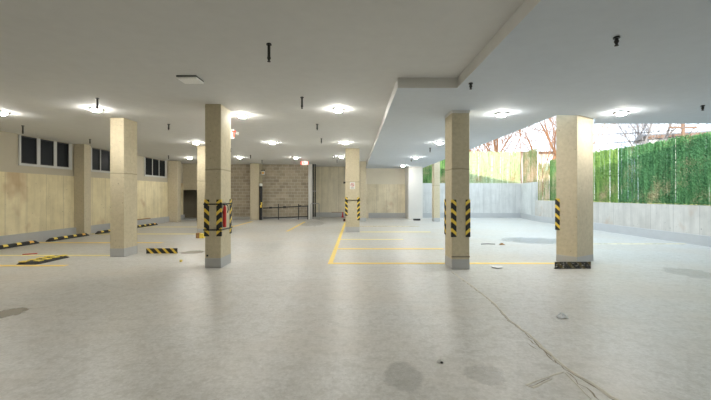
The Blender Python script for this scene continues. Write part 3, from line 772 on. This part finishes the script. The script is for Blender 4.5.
TREES = [
 (8.1, 29.5, 8.0, .065, .03, 'bark', 41, 'thin upright sapling at the left end of the back fence'),
 (9.9, 30.0, 8.5, .06, -.02, 'bark', 42, 'thin upright sapling left of the middle of the back fence'),
 (11.0, 29.0, 8.0, .055, .05, 'bark', 43, 'thin slanting sapling over the middle of the back fence'),
 (12.2, 30.5, 8.5, .065, -.03, 'bark', 44, 'thin upright sapling just left of the fence corner'),
 (13.4, 29.0, 8.0, .06, .02, 'bark', 45, 'thin upright sapling just right of the fence corner'),
 (15.2, 30.0, 8.5, .06, .08, 'bark', 46, 'thin sapling beside the thickest leaning tree'),
 (13.2, 33.0, 9.5, 0.176, .02, 'bark', 21, 'bare brown tree with straight trunk behind the corner of the fence'),
 (16.6, 32.5, 10.5, 0.230, .12, 'bark', 22, 'thickest leaning bare tree just left of the turned column'),
 (11.6, 36.0, 9.0, 0.135, -.04, 'bark', 23, 'slender bare tree over the middle of the back fence'),
 (9.6, 34.0, 8.5, 0.121, .05, 'bark', 24, 'thin bare tree over the left end of the back fence'),
 (18.5, 31.0, 9.5, 0.135, .18, 'bark', 25, 'bare tree whose limbs sweep right behind the turned column'),
 (14.9, 38.0, 10.0, 0.149, .03, 'bark', 31, 'distant bare tree between the two nearer trunks at the corner'),
 (21.0, 27.5, 8.5, 0.135, .05, 'barkgrey', 26, 'pale grey bare tree right of the turned column'),
 (25.5, 32.0, 9.5, 0.162, -.05, 'barkgrey', 27, 'pale bare tree in front of the blue grey house'),
 (23.5, 27.5, 8.0, 0.121, .06, 'barkgrey', 28, 'slim pale bare tree above the middle of the right fence'),
]
for x, y, h, r, ln, m, sd, lab in TREES: tree(lab, x, y, 1.1, h, r, ln, m, sd)

def house(label, x, y, w, d, h, roof_h, wall, rz=0, wins=3, over=.5):
    r = thing('house', label, 'house', (x, y, 1.1), rz)
    MB().box(-w/2,w/2,0,d,0,h).build('wall', M[wall], r)
    MB().add([(-w/2-over,-over,h),(w/2+over,-over,h),(w/2+over,d+over,h),(-w/2-over,d+over,h),(-w/2-over,d/2,h+roof_h),(w/2+over,d/2,h+roof_h)],
             [(0,1,5,4),(2,3,4,5),(0,4,3),(1,2,5),(3,2,1,0)]).build('roof', M['shingle'], r)
    MB().box(-w/2-over,w/2+over,-over-.04,-over,h-.22,h+.03).build('fascia', M['fascia'], r)
    for k in range(wins):
        cx = -w/2 + w*(k+.5)/wins
        f = MB().box(cx-.6,cx+.6,-.06,0,h-2.0,h-.6).build('window', M['whitepl'], r)
        MB().box(cx-.5,cx+.5,-.07,-.05,h-1.9,h-.7).build('pane', M['sidingb'], f)
    return r
house('pale blue grey house beyond the right fence', 30, 40, 11, 8, 11.0, 2.2, 'sidingb', math.radians(-12))
house('low white house with brown eave beyond the right fence', 24.6, 27.0, 4.0, 4, 5.0, .45, 'whiteside', math.radians(-28), 2, .35)
house('small pink house seen left of the turned column', 19.8, 37.0, 4, 5, 4.9, .3, 'siding', 0, 1, .1)
up = thing('utility_pole', 'brown utility pole rising over the right fence', 'pole', (22.3, 24.5, 1.1))
MB().tube([(0,0,0),(0,0,6.2)], [.13,.10], 10).build('pole', M['fascia'], up)
MB().box(-.9,.9,-.06,.06,5.0,5.12).build('crossarm', M['fascia'], up)
for k, (a, b, lab) in enumerate(((Vector((22.0,24.5,6.0)), Vector((19.0,40.0,9.0)), 'upper overhead wire running to the brown pole'),
                                 (Vector((22.4,24.5,5.6)), Vector((18.0,38.0,7.4)), 'lower overhead wire running to the brown pole'))):
    pts = [a.lerp(b, t/12) - Vector((0,0,.5*math.sin(PI*t/12))) for t in range(13)]
    tag(MB().tube(pts, .022, 5).build('overhead_wire', M['black']), lab, 'wire', 'overhead wires')

# ------------------------------------------------------------------ light
for x, y, z, e in ((-8.4,3.0,ZH,13),(-5.0,3.0,ZH,13),(-1.2,3.0,ZH,13),(3.2,3.0,ZS,16),(6.5,3.0,ZS,16),(-6,-1,ZH,13),(0,-1,ZH,13),(5,-1,ZS,16)):  # unseen lamps without fixtures, continuing the ceiling rows, added to light the foreground
    l = bpy.data.lights.new('unseen_ceiling_lamp', 'AREA'); l.shape = 'DISK'; l.size = .28; l.energy = e; l.color = (1,.965,.86)
    o = bpy.data.objects.new('unseen_ceiling_lamp', l); COL.objects.link(o); o.location = (x, y, z-.06)
sun = bpy.data.lights.new('sun', 'SUN'); sun.energy = 6.0; sun.angle = math.radians(1.0); sun.color = (1,.90,.74)
so = bpy.data.objects.new('sun', sun); COL.objects.link(so)
so.rotation_euler = Vector((.6, 1, -.115)).to_track_quat('-Z', 'Y').to_euler()

w = bpy.data.worlds.new('sky'); SC.world = w; w.use_nodes = True
bg = w.node_tree.nodes['Background']; bg.inputs[0].default_value = (.72,.87,1.0,1); bg.inputs[1].default_value = 2.75

# ------------------------------------------------------------------ camera
cam = bpy.data.cameras.new('camera'); cam.sensor_width = 36; cam.lens = 36*360/711; cam.shift_y = -5.5/711; cam.clip_end = 300
co = bpy.data.objects.new('camera', cam); COL.objects.link(co); co.location = (0,0,1.6); co.rotation_euler = (PI/2,0,0)
SC.camera = co
vs_ = SC.view_settings
SC.display_settings.display_device = 'sRGB'
vs_.view_transform = 'Standard'; vs_.look = 'None'; vs_.exposure = .22; vs_.gamma = 1; vs_.use_curve_mapping = False
